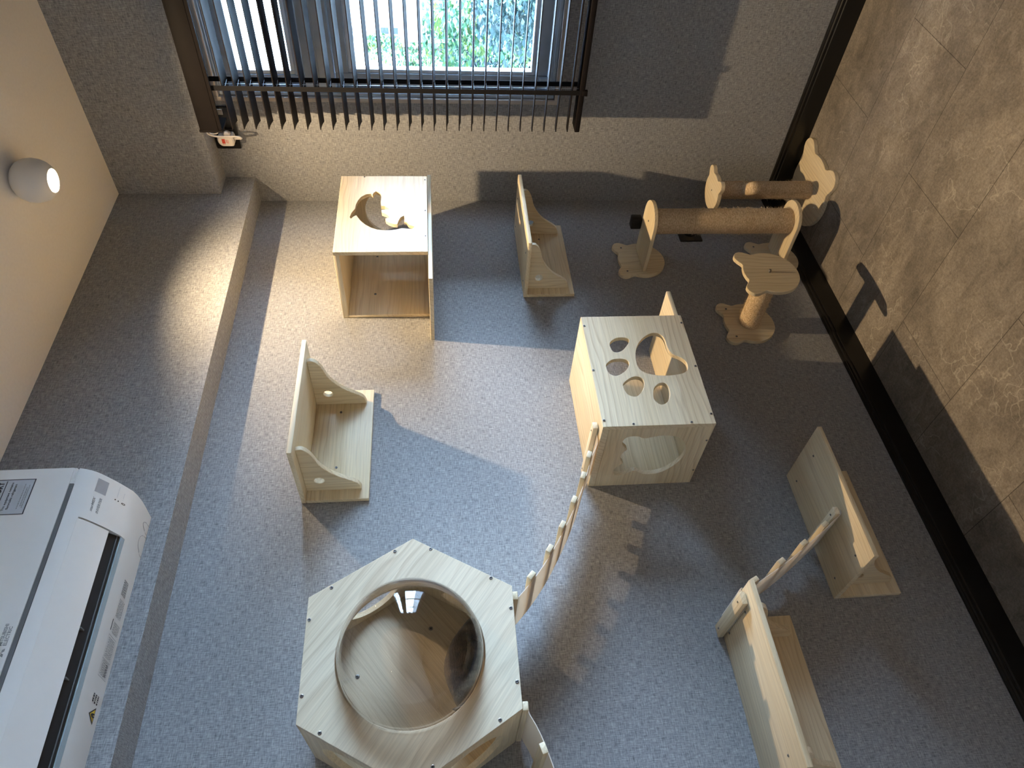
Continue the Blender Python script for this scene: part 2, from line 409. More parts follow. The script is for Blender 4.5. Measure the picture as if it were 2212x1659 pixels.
for (ya, yb, x0) in ((WY0-.033, YM1-.02, .025), (YM1+.02, YM2-.02, .062), (YM2+.02, WY1+.033, .025)):
    s = obj('sash', ring(B(), x0, x0+.034, ya, yb, WZ0+.033, 1.613, .042, .003), M['frame'], win)
    obj('bead', ring(B(), x0+.004, x0+.03, ya-.0425, yb+.0425, WZ0+.0755, 1.5705, .011, .002), M['bead'], s)
    bx('glass', (x0+.015, ya-.047, WZ0+.080), (x0+.019, yb+.047, 1.566), M['glass'], s, bev=0)
s = obj('fixed_sash', ring(B(), .03, .07, WY0-.033, WY1+.033, 1.7065, WZ1-.033, .03, .003), M['frame'], win)
obj('bead', ring(B(), .034, .066, WY0-.0635, WY1+.0635, 1.737, WZ1-.0635, .012, .002), M['bead'], s)
bx('glass', (.047, WY0-.068, 1.742), (.051, WY1+.068, WZ1-.068), M['glass'], s, bev=0)
b = B(); box(b, (.008, WY0-.055, WZ0+.033), (.0245, WY0-.075, WZ0+.06), .002); obj('sash_lock', b, M['frame'], win)

# ------------------------------------------------------------------ venetian blind
BY0, BY1 = -.362, -2.48
vb = empty('venetian_blind', (-.115, (BY0+BY1)/2, .845), 'dark brown wooden venetian blind with flat open slats hanging over the window', 'blind')
b = B(); box(b, (-.152, BY0-.003, 1.948), (-.146, BY1, 2.012), .001); box(b, (-.146, BY0-.003, 1.985), (-.08, BY1, 2.008), .001)
box(b, (-.1535, BY0-.003, 1.958), (-.1522, BY1, 2.004), .0004)
obj('headrail', b, M['blind'], vb)
b = B(); box(b, (-.154, BY0+.004, 1.946), (-.078, BY0-.003, 2.014), .001); obj('end_cap', b, M['blind'], vb)
b = B(); box(b, (-.105, BY0-.012, 2.0085), (-.075, BY0-.03, 2.0235), .001); box(b, (-.08, BY0-.012, 1.955), (-.0765, BY0-.03, 2.01), .0005)
lathe(b, (-.080, BY0-.021, 1.965), (-1, 0, 0), [(.005, 0), (.005, .001), (.003, .0015)], 16); obj('mounting_bracket', b, M['casing'], vb)
zs = [1.9175, 1.883, 1.848, 1.81, 1.771, 1.733, 1.694, 1.655, 1.617, 1.578, 1.539, 1.5, 1.462, 1.422, 1.384, 1.346, 1.308, 1.269, 1.23, 1.191, 1.153, 1.114, 1.076, 1.038, 1.0, .962, .924, .887]
first = None
for z in zs:
    if first is None:
        pr = [(-.025, 0), (-.0125, .0016), (0, .0021), (.0125, .0016), (.025, 0)]
        pr = [(a, c-a*.11) for a, c in pr + [(a, c-.0026) for a, c in pr[::-1]]]
        b = B(); A_ = [b.verts.new((-.115+a, BY0, zs[0]+c)) for a, c in pr]; C_ = [b.verts.new((-.115+a, BY1, zs[0]+c)) for a, c in pr]
        for i in range(len(pr)): j = (i+1) % len(pr); b.faces.new((A_[i], A_[j], C_[j], C_[i]))
        b.faces.new(A_); b.faces.new(C_[::-1])
        first = obj('slat', b, M['blind'], vb)
    else:
        c = first.copy(); COL.objects.link(c); c.parent = vb; c.location = (0, 0, z-zs[0])
b = B(); box(b, (-.143, BY0, .850), (-.087, BY1, .866), .003); obj('bottom_rail', b, M['blind'], vb)
for yt in (-.4935, -1.42, -2.34):
    for xt in (-.1418, -.0878):
        bx('ladder_tape', (xt-.0005, yt+.0075, .848), (xt+.0005, yt-.0075, 1.984), M['tape'], vb, bev=0)
    b = B()
    for z in zs: tube(b, [(-.141, yt+.003, z-.004), (-.115, yt+.001, z-.0045), (-.088, yt-.003, z-.004)], .0006, 5); tube(b, [(-.115, yt, z-.037), (-.115, yt, z)], .0006, 5)
    obj('ladder_cord', b, M['bead'], vb)
bx('tape_clip', (-.1455, -.485, .842), (-.135, -.502, .858), M['blind'], vb, bev=.001)

# ------------------------------------------------------------------ socket, adapter on the window wall
so = empty('wall_socket', (0, -.285, 1.98), 'black double wall socket behind the white plug, half hidden by the blind', 'socket')
bx('cover_plate', (-.010, -.213, 1.945), (-.0003, -.36, 2.022), M['black'], so, bev=.003)
bx('socket_insert', (-.0125, -.232, 1.955), (-.0102, -.272, 2.010), M['tape'], so, bev=.001)
bx('rocker', (-.017, -.276, 1.955), (-.0102, -.290, 1.985), M['black'], so, bev=.002)
ad = empty('power_adapter', (-.013, -.262, 1.978), 'white plug with a red label and white cable, in the black socket beside the blind', 'plug')
sh = smoothed([(-.2465, 1.957), (-.2455, 1.98), (-.2465, 1.992), (-.256, 2.001), (-.270, 2.003), (-.2785, 1.999), (-.2815, 1.985), (-.2815, 1.965), (-.279, 1.956), (-.268, 1.9525), (-.256, 1.953)], 4)
b = B(); plate(b, [sh], YZ(-.05), 0, .0374, .004); obj('body', b, M['plast'], ad)
b = B(); box(b, (-.0503, -.2735, 1.9785), (-.0500, -.2575, 1.9885)); 
for k in range(3): box(b, (-.0503, -.2715+k*.0007, 1.976-k*.003), (-.0500, -.2595+k*.0007, 1.9748-k*.003))
for k in range(2): box(b, (-.0503, -.2565, 1.986-k*.004), (-.0500, -.2525, 1.9848-k*.004))
obj('red_label', b, M['red'], ad)
cab = smoothed([(-.085, -.318, 2.016), (-.075, -.306, 2.016), (-.067, -.295, 2.006), (-.063, -.290, 1.988), (-.062, -.290, 1.955), (-.060, -.287, 1.930), (-.056, -.280, 1.924), (-.045, -.272, 1.934), (-.036, -.267, 1.9515)], 6, False)
obj('power_cord', tube(B(), cab, .0028, 10), M['plast'], ad)
cab2 = smoothed([(-.078, -.317, 2.013), (-.074, -.308, 2.009), (-.072, -.305, 2.0), (-.072, -.307, 1.99), (-.075, -.315, 1.982)], 6, False)
obj('cable_loop', tube(B(), cab2, .0018, 8), M['plast'], ad)
bd = B(); lathe(bd, (-.030, -.283, 1.971), (-1, 0, 0), [(.010, 0), (.010, .012), (.007, .016), (.001, .017)], 20); obj('earth_knob', bd, M['plast'], ad)

# ------------------------------------------------------------------ wall outlet near floor, behind the scratching pole
wo = empty('wall_outlet', (-.2, 0, .414), 'black wall outlet low on the wall behind the wall-mounted scratching pole', 'outlet')
bx('cover_plate', (-.242, -.006, .374), (-.158, -.0003, .455), M['black'], wo, bev=.002)
b = B(); lathe(b, (-.2, -.0062, .414), (0, -1, 0), [(.021, 0), (.021, .001), (.019, .001), (.019, .0004)], 24); obj('socket_insert', b, M['tape'], wo)

# ------------------------------------------------------------------ ceiling spot
LX, LY = -.572, -.474
lp = empty('ceiling_spotlight', (LX, LY, H), 'white egg-shaped spotlight glowing on the ceiling', 'light')
pr = [(.020, 0), (.034, .004), (.046, .016), (.053, .032), (.0545, .048), (.052, .063), (.046, .076), (.038, .086), (.031, .0915), (.029, .0915), (.029, .086), (.0272, .080)]
obj('housing', lathe(B(), (LX, LY, H-.0005), (0, 0, -1), pr, 48, cap1=False), M['lampw'], lp)
lathe_b = lathe(B(), (LX, LY, H-.0005), (0, 0, -1), [(.0268, .080), (.0268, .084), (.020, .0865), (.001, .0875)], 32)
obj('lens', lathe_b, M['lens'], lp)
li = bpy.data.lights.new('bulb', 'SPOT'); li.energy = 120; li.color = (1, .735, .43); li.spot_size = math.radians(140); li.spot_blend = 1; li.shadow_soft_size = .012
lo = bpy.data.objects.new('bulb', li); COL.objects.link(lo); lo.parent = lp; lo.location = (.002, .022, -.0895)

# the next spot of the row, behind the camera, aimed straight at the floor
r2 = lp.copy(); COL.objects.link(r2); r2.location = (-3.05, -1.55, H); r2['label'] = 'second white egg-shaped ceiling spotlight, outside the photo behind the camera'
for ch in list(lp.children):
    c = ch.copy(); COL.objects.link(c); c.parent = r2
    if c.type == 'LIGHT': c.data = li.copy(); c.data.spot_size = math.radians(84); c.data.energy = 420

# ------------------------------------------------------------------ cat furniture: wall shelves
BR = [(-.188, 0), (-.190, -.012), (-.183, -.022), (-.168, -.031), (-.15, -.0375), (-.127, -.044), (-.110, -.0525), (-.092, -.065), (-.075, -.081), (-.061, -.100), (-.050, -.116), (-.039, -.128), (-.025, -.1335), (-.0125, -.135)]
def shelf(x0, x1, zt, label, grp='S-curve bracket cat shelves on the furniture wall'):
    D, T, BH = .219, .0115, .165
    r = empty('wall_shelf', ((x0+x1)/2, 0, zt-BH), label, 'cat shelf', grp)
    bx('platform', (x0, -D, zt-T), (x1, -.0002, zt), M['wx'], r)
    bx('back_board', (x0, -.012, zt-BH), (x1, -.0002, zt-T-.0002), M['wx'], r)
    cur = smoothed([(a, c) for a, c in BR], 3, False)
    prof = [(-.0122, -.0002)] + [(a, c-.0002) for a, c in cur]
    for xc in (x0+.034, x1-.043):
        b = B(); plate(b, [[(y, zt-T+dz) for y, dz in prof], circ(-.057, zt-T-.037, .0125, 28)], YZ(xc-.006), 0, .012); obj('bracket', b, M['wz'], r)
        for y in (-.04, -.155): screw(r, (xc, y, zt+.0002), (0, 0, 1), .003)
    for xs in (x0+.27*(x1-x0), x1-.22*(x1-x0)): screw(r, (xs, -.0122, zt-.079), (0, -1, 0), .0036)
    return r
shelf(-1.245, -.893, 1.661, 'upper pine cat shelf near the ceiling beam, its underside and two curved brackets showing')
shelf(-.514, -.160, 1.0385, 'pine cat shelf between the cutout box and the scratching posts, nearest the window')
shelf(-1.566, -1.220, .397, 'pine cat shelf just above the skirting, a slatted bridge resting on its top')
shelf(-1.955, -1.603, .687, 'pine cat shelf farthest from the window, bridge clamped under a slat on its top')

# ------------------------------------------------------------------ dolphin box
T = .012
x0, x1, z0, z1, D = -.595, -.228, 1.3365, 1.601, .2575
dl = empty('wall_mounted_cat_box', ((x0+x1)/2, 0, z0), 'pine box with a dolphin cutout in its front and one open side', 'cat box', 'cutout cat boxes on the wall')
dol = [(-.4354, 1.5631), (-.4144, 1.5586), (-.3961, 1.5498), (-.3756, 1.5485), (-.3548, 1.5434), (-.3359, 1.5344), (-.3232, 1.5199), (-.321, 1.5049), (-.3274, 1.5009), (-.3168, 1.4988), (-.3082, 1.4916), (-.3125, 1.4826), (-.321, 1.476), (-.3402, 1.4747), (-.3612, 1.4759), (-.382, 1.474), (-.3831, 1.4628), (-.3924, 1.4527), (-.3996, 1.4475), (-.3985, 1.4587), (-.4015, 1.4722), (-.4147, 1.4705), (-.4229, 1.4568), (-.435, 1.4479), (-.441, 1.4453), (-.4409, 1.4539), (-.4419, 1.4599), (-.4529, 1.4572), (-.4628, 1.4472), (-.4698, 1.4349), (-.4708, 1.424), (-.4531, 1.4207), (-.4372, 1.4148), (-.4302, 1.4057), (-.4452, 1.4037), (-.4581, 1.4047), (-.4611, 1.3974), (-.473, 1.39), (-.4819, 1.3742), (-.4916, 1.3814), (-.4905, 1.3971), (-.4885, 1.4116), (-.4942, 1.426), (-.4979, 1.4439), (-.4978, 1.4619), (-.4947, 1.48), (-.4859, 1.4983), (-.4702, 1.517), (-.4524, 1.5311), (-.4345, 1.5405), (-.4265, 1.5445), (-.4324, 1.5527), (-.4424, 1.5594)]
b = B(); plate(b, [[(x0, z0), (x1, z0), (x1, z1), (x0, z1)], dol], XZ(-D), 0, T, .0006); obj('front_panel', b, M['wx'], dl)
bx('top_panel', (x0, -D+T+.0002, z1-.0165), (x1, -.0002, z1), M['wy'], dl)
bx('back_panel', (x0, -T, z0), (x1, -.0002, z1-.0167), M['wx'], dl)
b = B(); plate(b, [[(-D+T+.0002, z0), (-T-.0002, z0), (-T-.0002, z1-.0167), (-D+T+.0002, z1-.0167)], circ(-.132, 1.447, .092, 44)], YZ(x1-T), 0, T); obj('end_panel', b, M['wy'], dl)
b = B(); plate(b, [[(-.695, -.245), (-.40, -.245), (-.36, -.198), (-.133, -.198), (-.133, -.0002), (-.695, -.0002)]], XY(z0-.0122), 0, .0118); obj('floor_board', b, M['wx'], dl)
for xx in (x0+.07, x0+.19, x1-.02): screw(dl, (xx, -D-.0001, z0+.006), (0, -1, 0), .0024)
screw(dl, (x1-.005, -D-.0001, 1.53), (0, -1, 0), .0024)
for xx in (-.322, -.503): screw(dl, (xx, -T-.0001, 1.507), (0, -1, 0), .0042)

# ------------------------------------------------------------------ paw box
x0, x1, z0, z1, D = -1.229, -.866, .6655, .9375, .2575
pw = empty('wall_mounted_cat_box', ((x0+x1)/2, 0, z0), 'pine box with a paw print cut in its front, bear head opening below', 'cat box', 'cutout cat boxes on the wall')
pads = [
 [(-.9927, .813), (-.9661, .801), (-.9416, .779), (-.9297, .756), (-.9358, .7367), (-.9545, .7288), (-.9818, .7281), (-1.0043, .7215), (-1.0182, .7012), (-1.036, .6904), (-1.0575, .6934), (-1.0699, .707), (-1.0754, .7313), (-1.0765, .7611), (-1.0714, .7894), (-1.0602, .81), (-1.045, .8184), (-1.019, .8188)],
 [(-.9685, .8772), (-.9551, .8698), (-.9455, .8546), (-.9442, .834), (-.9519, .8236), (-.9654, .8279), (-.9873, .8454), (-.9949, .8601), (-.991, .8728)],
 [(-1.0424, .8991), (-1.0298, .8927), (-1.0194, .8777), (-1.0178, .8577), (-1.0227, .8421), (-1.0357, .8386), (-1.0526, .8477), (-1.0669, .8634), (-1.0735, .8808), (-1.0638, .8953)],
 [(-1.1062, .8674), (-1.0921, .8584), (-1.0794, .8398), (-1.0787, .8235), (-1.0874, .8139), (-1.1039, .814), (-1.124, .8229), (-1.1376, .8352), (-1.1404, .8485), (-1.1307, .8624)],
 [(-1.133, .7976), (-1.1149, .7906), (-1.1011, .7762), (-1.1007, .7616), (-1.1162, .7554), (-1.1384, .7572), (-1.1581, .7665), (-1.1674, .7813), (-1.163, .793), (-1.1489, .7994)]]
bear = [(-.1931, .8803), (-.2085, .8752), (-.2156, .8625), (-.2146, .8451), (-.2072, .8342), (-.2065, .8215), (-.2123, .8039), (-.2151, .7793), (-.2094, .7527), (-.1951, .7333), (-.1701, .7182), (-.1423, .7122), (-.1116, .7161), (-.0836, .7294), (-.0585, .7505), (-.0482, .7753), (-.0501, .8027), (-.0666, .826), (-.0588, .8412), (-.0479, .8559), (-.049, .8729), (-.0645, .8812), (-.0819, .8785), (-.0957, .8677), (-.1039, .8627), (-.1187, .8718), (-.1385, .8737), (-.1519, .8681), (-.1626, .8636), (-.1795, .8763)]
b = B(); plate(b, [[(x0, z0), (x1, z0), (x1, z1), (x0, z1)]] + [smoothed(p, 3) for p in pads], XZ(-D), 0, T, .0006); obj('front_panel', b, M['wx'], pw)
bx('top_panel', (x0, -D+T+.0002, z1-.0165), (x1, -.0002, z1), M['wx'], pw)
bx('back_panel', (x0+T+.0002, -T, z0+T+.0004), (x1, -.0002, z1-.0167), M['wx'], pw)
b = B(); plate(b, [[(-D+T+.0002, z0), (-.0002, z0), (-.0002, z1-.0167), (-D+T+.0002, z1-.0167)], smoothed(bear, 3)], YZ(x0), 0, T, .0006); obj('end_panel', b, M['wy'], pw)
bx('floor_board', (x0+T+.0002, -.244, z0+.0002), (-.757, -.0002, z0+T), M['wx'], pw)
for (xx, zz) in [(-.9, .933), (-1.054, .933), (-1.21, .932), (-.895, .6705), (-1.048, .6705), (-1.2, .6705), (-1.223, .864), (-1.223, .724)]: screw(pw, (xx, -D-.0001, zz), (0, -1, 0), .0033)
for (yy, zz) in [(-.19, .671), (-.06, .671)]: screw(pw, (x0-.0001, yy, zz), (-1, 0, 0), .003)

# ------------------------------------------------------------------ hexagon house
CX, CZ, RH, HD = -1.708, 1.378, .2335, .225
hx = empty('hexagon_cat_house', (CX, 0, CZ-.2), 'hexagonal pine cat house with a clear dome in its front, a cat inside', 'cat house')
hexv = [(-1.476, 1.3765), (-1.591, 1.179), (-1.8255, 1.179), (-1.9415, 1.3775), (-1.8255, 1.5775), (-1.593, 1.5775)]
RD = .1365; dc = (-1.713, 1.379)
b = B(); plate(b, [hexv, circ(dc[0], dc[1], RD-.0005, 72)], XZ(-HD), 0, .012, .0006); obj('front_panel', b, M['wd'], hx)
def toward(p, q, k): return tuple(a+(c-a)*k for a, c in zip(p, q))
inn = [toward(v, (CX, CZ), .06) for v in hexv]
b = B(); plate(b, [inn], XZ(-.0122), 0, .012, .0006); obj('back_panel', b, M['wi'], hx)
n = 6
for i in range(6):
    a, c = Vector(hexv[i]), Vector(hexv[(i+1) % 6]); L = (c-a).length; e = (c-a)/L
    nrm = Vector((-e.y, e.x)); mid = (a+c)/2
    if nrm.dot(Vector((CX, CZ))-mid) < 0: nrm = -nrm
    k = .012*math.tan(math.radians(30))
    holes = [] if i in (1, 4, 0) else [circ(L/2, -.108, .079, 48)]
    def fn(u, v, w, a=a, e=e, nrm=nrm, L=L, k=k):
        m_ = (w/.012)*k; uu = m_ + u*(L-2*m_)/L
        p = a + e*uu + nrm*w; return Vector((p.x, v, p.y))
    b = B(); plate(b, [[(.0003, -HD+.0122), (L-.0003, -HD+.0122), (L-.0003, -.0003), (.0003, -.0003)]] + holes, fn, 0, .012, .0004); obj('side_panel', b, M['wy'], hx)
for (xx, zz) in [(-1.503, 1.413), (-1.502, 1.34), (-1.572, 1.22), (-1.637, 1.185), (-1.778, 1.185), (-1.842, 1.221), (-1.909, 1.341), (-1.909, 1.414), (-1.842, 1.535), (-1.778, 1.572), (-1.638, 1.572), (-1.575, 1.535)]: screw(hx, (xx, -HD-.0001, zz), (0, -1, 0), .0036)
for (xx, zz) in [(-1.679, 1.501), (-1.585, 1.346)]: screw(hx, (xx, -.0123, zz), (0, -1, 0), .0048)
b = B(); N = 20
def domeprof(r): return [(r*math.cos(a), r*math.sin(a)) for a in [PI/2*i/N for i in range(N)]] + [(.0005, r)]
lathe(b, (dc[0], -HD-.0003, dc[1]), (0, -1, 0), [(RD+.0028, 0), (RD+.0028, .0022), (RD+.0002, .0028)] + domeprof(RD)[1:], 96, cap0=False, cap1=True)
lathe(b, (dc[0], -HD-.0003, dc[1]), (0, -1, 0), domeprof(RD-.003), 96, cap0=False, cap1=True)
obj('dome', b, M['dome'], hx, smooth=50)

# ------------------------------------------------------------------ slatted bridges
def bridge(name_label, curve, ys, slats, extra, canvas=None, base=None):
    """curve: list of (x,z) of the canvas; slats: curve x positions; ys: (front, back) of canvas"""
    r = empty('hanging_slat_bridge', base, name_label, 'cat bridge', 'canvas and slat cat bridges')
    cv = smoothed(curve, 5, False)
    pts = [Vector((x, z)) for x, z in cv]
    nr = []
    for i in range(len(pts)):
        t_ = (pts[min(i+1, len(pts)-1)]-pts[max(i-1, 0)]).normalized(); nn = Vector((-t_.y, t_.x)); nr.append(nn if nn.y > 0 else -nn)
    b = B(); R = []
    for q, nn in zip(pts, nr):
        R.append([b.verts.new((q.x+nn.x*h, y, q.y+nn.y*h)) for (y, h) in ((ys[0], 0), (ys[1], 0), (ys[1], .0016), (ys[0], .0016))])
    for a, c in zip(R, R[1:]):
        for k in range(4): b.faces.new((a[k], a[(k+1) % 4], c[(k+1) % 4], c[k]))
    b.faces.new(R[0]); b.faces.new(R[-1][::-1]); obj('canvas_strip', b, M['strap'], r, smooth=60)
    b2 = []
    for xs in slats:
        k = min(range(len(pts)), key=lambda i: abs(pts[i].x-xs)); q, nn = pts[k], nr[k]
        tt = Vector((nn.y, -nn.x))
        bm = B(); obox(bm, (q.x+nn.x*.0074, (ys[0]+ys[1])/2-.003, q.y+nn.y*.0074), (tt.x, 0, tt.y), (0, 1, 0), (nn.x, 0, nn.y), .019, abs(ys[0]-ys[1])+.018, .011, .0013)
        obj('slat', bm, M['slatw'], r)
    for lo_, hi_ in extra:
        e_ = bx('end_slat', lo_, hi_, M['slatw'], r, bev=.0015)
        up = 1 if lo_[2] < .95 else -1
        for y in (lo_[1]+.02, hi_[1]-.02): screw(r, ((lo_[0]+hi_[0])/2, y, hi_[2] if up > 0 else lo_[2]), (0, 0, up), .0028)
    return r
bridge('pine slat bridge sagging between the hexagonal house and the paw print box',
       [(-1.187, .9382), (-1.206, .9386), (-1.235, .9425), (-1.275, .9635), (-1.345, .9915), (-1.405, 1.0215), (-1.455, 1.050), (-1.510, 1.0845), (-1.560, 1.1225), (-1.596, 1.1555), (-1.606, 1.1655)], (-.200, -.048), [-1.272, -1.335, -1.395, -1.452, -1.512, -1.567], [((-1.206, -.222, .940), (-1.187, -.016, .952)), ((-1.612, -.205, 1.1668), (-1.594, -.035, 1.1787))], base=(-1.4, -.12, .9375))
bridge('short pine slat bridge between the two lowest shelves near the skirting',
       [(-1.425, .3972), (-1.436, .4005), (-1.452, .423), (-1.506, .502), (-1.546, .566), (-1.590, .646), (-1.6005, .672), (-1.6012, .6885), (-1.612, .6885), (-1.642, .6885)], (-.172, -.035), [-1.468, -1.513, -1.556, -1.593], [((-1.443, -.186, .4105), (-1.424, -.012, .4225)), ((-1.642, -.188, .6905), (-1.614, -.004, .7025))], base=(-1.5, -.1, .397))
bridge('pine slat bridge cut off by the photo edge beside the hexagonal house',
       [(-1.815, 1.1665), (-1.829, 1.1650), (-1.85, 1.1545), (-1.880, 1.143), (-1.93, 1.129), (-2.0, 1.116), (-2.08, 1.114), (-2.16, 1.121), (-2.23, 1.136)], (-.205, -.030), [-1.893, -1.953, -2.015, -2.078, -2.14, -2.2], [((-1.828, -.222, 1.1677), (-1.812, -.012, 1.1787))], base=(-1.95, -.12, 1.11))

# ------------------------------------------------------------------ bear-headed pieces
def bear_outline(cx, cy, s, up=1, n=96, flip=False):
    """bear head: round face with two round ears; s = face radius, ears towards +v*up"""
    def hit(a, ex, ey, rx, ry):
        c, sn = math.cos(a), math.sin(a)
        A = (c/rx)**2+(sn/ry)**2; Bq = -2*(c*ex/rx**2+sn*ey/ry**2); Cq = (ex/rx)**2+(ey/ry)**2-1
        d = Bq*Bq-4*A*Cq
        return -1 if d < 0 else (-Bq+math.sqrt(d))/(2*A)
    out = []
    for i in range(n):
        a = 2*PI*i/n
        r = max(hit(a, 0, -.02, 1.0, .96), hit(a, .755, .775, .315, .30), hit(a, -.755, .775, .315, .30))
        out.append((r*math.cos(a)*s, r*math.sin(a)*s*up))
    for _ in range(1): out = [tuple((out[i-1][k]+2*out[i][k]+out[(i+1) % n][k])/4 for k in (0, 1)) for i in range(n)]
    return [(cx+u, cy+v) for u, v in out]
def rope_profile(r, L, d=.0042):
    pr = [(r*.6, 0)]; k = max(2, int(L/d)); d = L/k
    for i in range(k): pr += [(r-.0009, i*d+.0001), (r, i*d+d*.3), (r+.0002, i*d+d*.5), (r, i*d+d*.7)]
    return pr + [(r-.0009, L), (r*.6, L)]
def fuzz(base, axis, r, L, count, parent, amin=0, amax=2*PI):
    d, u, v = frame_of(axis); base = Vector(base); b = B()
    for _ in range(count):
        a = random.uniform(amin, amax); h = random.uniform(.03, .97)*L
        n_ = u*math.cos(a)+v*math.sin(a); tg = n_.cross(d)
        p0 = base+d*h+n_*r; ln = random.uniform(.004, .012)
        dr = (n_*random.uniform(.25, 1)+tg*random.uniform(-1, 1)+d*random.uniform(-.7, .7)).normalized()
        p1 = p0+dr*ln*.5+n_*.0008; p2 = p0+dr*ln-n_*random.uniform(0, .002)
        w = d.cross(dr); w = w.normalized()*.00028 if w.length > 1e-4 else tg*.00028
        q = [b.verts.new(p) for p in (p0-w, p0+w, p1+w, p1-w, p2)]
        b.faces.new((q[0], q[1], q[2], q[3])); b.faces.new((q[3], q[2], q[4]))
    o = obj('fibre_fuzz', b, M['fuzz'], parent, smooth=0); o['kind'] = 'stuff'; return o

# wall-mounted upright pole
wp = empty('scratching_pole', (-.347, 0, .13), 'wall-mounted upright sisal scratching pole held between two bear head brackets', 'scratching post')
for zc, nm in ((.621, 'top'), (.146, 'bottom')):
    b = B(); plate(b, [bear_outline(-.347, zc, .083)], XZ(-.0122), 0, .012); base_ = obj('mounting_plate', b, M['wz'], wp)
    for sx in (-1, 1): screw(base_, (-.347+sx*.060, -.0123, zc+.058), (0, -1, 0), .0036)
    arc = [(-.347-.0625, -.0125)] + [(-.347-.0625*math.cos(a), -.176-.0625*math.sin(a)) for a in [PI*i/24 for i in range(25)]] + [(-.347+.0625, -.0125)]
    b = B(); plate(b, [arc], XY(zc-.006), 0, .012); ar = obj('bracket_arm', b, M['wy'], wp)
    if nm == 'top': screw(ar, (-.347, -.172, zc+.0062), (0, 0, 1), .0035)
PB, PL = (-.347, -.170, .1522), .4626
obj('sisal_post', lathe(B(), PB, (0, 0, 1), rope_profile(.0405, PL), 48), M['sisal'], wp)
fuzz(PB, (0, 0, 1), .0405, PL*.74, 2600, wp)
b = B(); box(b, (-.292, -.135, .6274), (-.262, -.095, .662), .003); obj('stopper_block', b, M['black'], wp)

# peg step
pg = empty('peg_step', (-.655, 0, .25), 'short sisal peg on the wall carrying a bear head pine disc as a step', 'cat step')
b = B(); plate(b, [bear_outline(-.656, .333, .084)], XZ(-.0122), 0, .012); base_ = obj('mounting_plate', b, M['wz'], pg)
for sx in (-1, 1): screw(base_, (-.656+sx*.061, -.0123, .391), (0, -1, 0), .0036)
obj('sisal_post', lathe(B(), (-.656, -.0125, .333), (0, -1, 0), rope_profile(.0325, .196), 44), M['sisal'], pg)
fuzz((-.656, -.0125, .333), (0, -1, 0), .0325, .19, 1100, pg)
b = B(); plate(b, [bear_outline(-.656, .333, .087)], XZ(-.221), 0, .012); ds = obj('bear_disc', b, M['wz'], pg)
b = B(); lathe(b, (-.656, -.2212, .337), (0, -1, 0), [(.0042, 0), (.0042, .007), (.0036, .009), (.0005, .0093)], 18); obj('bolt', b, M['metal'], ds)

# floor-standing post
fp = empty('floor_scratching_post', (-.158, -.162, 0), 'floor-standing sisal scratching post on a large bear head base in the corner', 'scratching post')
b = B(); plate(b, [bear_outline(-.158, -.160, .127, -1)], XY(.0005), 0, .014); obj('floor_plate', b, M['wx'], fp)
obj('sisal_post', lathe(B(), (-.166, -.163, .0148), (0, 0, 1), rope_profile(.030, .336), 44), M['sisal'], fp)
fuzz((-.166, -.163, .0148), (0, 0, 1), .030, .33, 700, fp)
b = B(); plate(b, [bear_outline(-.166, -.159, .064, -1)], XY(.351), 0, .014); tp = obj('bear_disc', b, M['wx'], fp)
screw(tp, (-.166, -.163, .3652), (0, 0, 1), .003)
d = Vector((-.75, -.62, .05)).normalized(); p0 = Vector((-.166, -.163, .250))
b = B(); pr = [(.012, .018)] + [(.0205+.0008*math.sin(i*PI/1.5), .02+i*.0022) for i in range(36)] + [(.019, .1), (.014, .106), (.011, .1075), (.0105, .1085), (.0075, .1085), (.006, .11), (.0008, .1105)]
obj('sisal_stub', lathe(b, p0, d, pr, 32), M['sisal'], fp)

# ------------------------------------------------------------------ cat in the hexagon
ct = empty('cat', (-1.70, -.1, 1.1915), 'dark brown tabby cat lying inside the hexagonal house, seen through the dome', 'cat')
def skin(name, nodes, edges, mat, parent, sub=2, disp=0):
    me = bpy.data.meshes.new(name); me.from_pydata([n[0] for n in nodes], edges, [])
    o = bpy.data.objects.new(name, me); COL.objects.link(o)
    s = o.modifiers.new('s', 'SKIN'); s.use_smooth_shade = True
    for i, n in enumerate(nodes):
        r = n[1]*.92; me.skin_vertices[0].data[i].radius = (r, r) if isinstance(r, float) else r
    me.skin_vertices[0].data[0].use_root = True
    ss = o.modifiers.new('ss', 'SUBSURF'); ss.levels = sub; ss.render_levels = sub
    dg = bpy.context.evaluated_depsgraph_get(); dg.update()
    m2 = bpy.data.meshes.new_from_object(o.evaluated_get(dg)); bm = B(); bm.from_mesh(m2)
    bpy.data.objects.remove(o); bpy.data.meshes.remove(me); bpy.data.meshes.remove(m2)
    for v in bm.verts:
        v.normal_update()
    return obj(name, bm, mat, parent, smooth=180)
c0 = Vector((-1.70, -.105, 1.1915))
P = lambda x, y, z: (-1.712+(x+1.722)*.90, -.12+(y+.13)*.92, 1.1935+(z-1.1915)*.92)
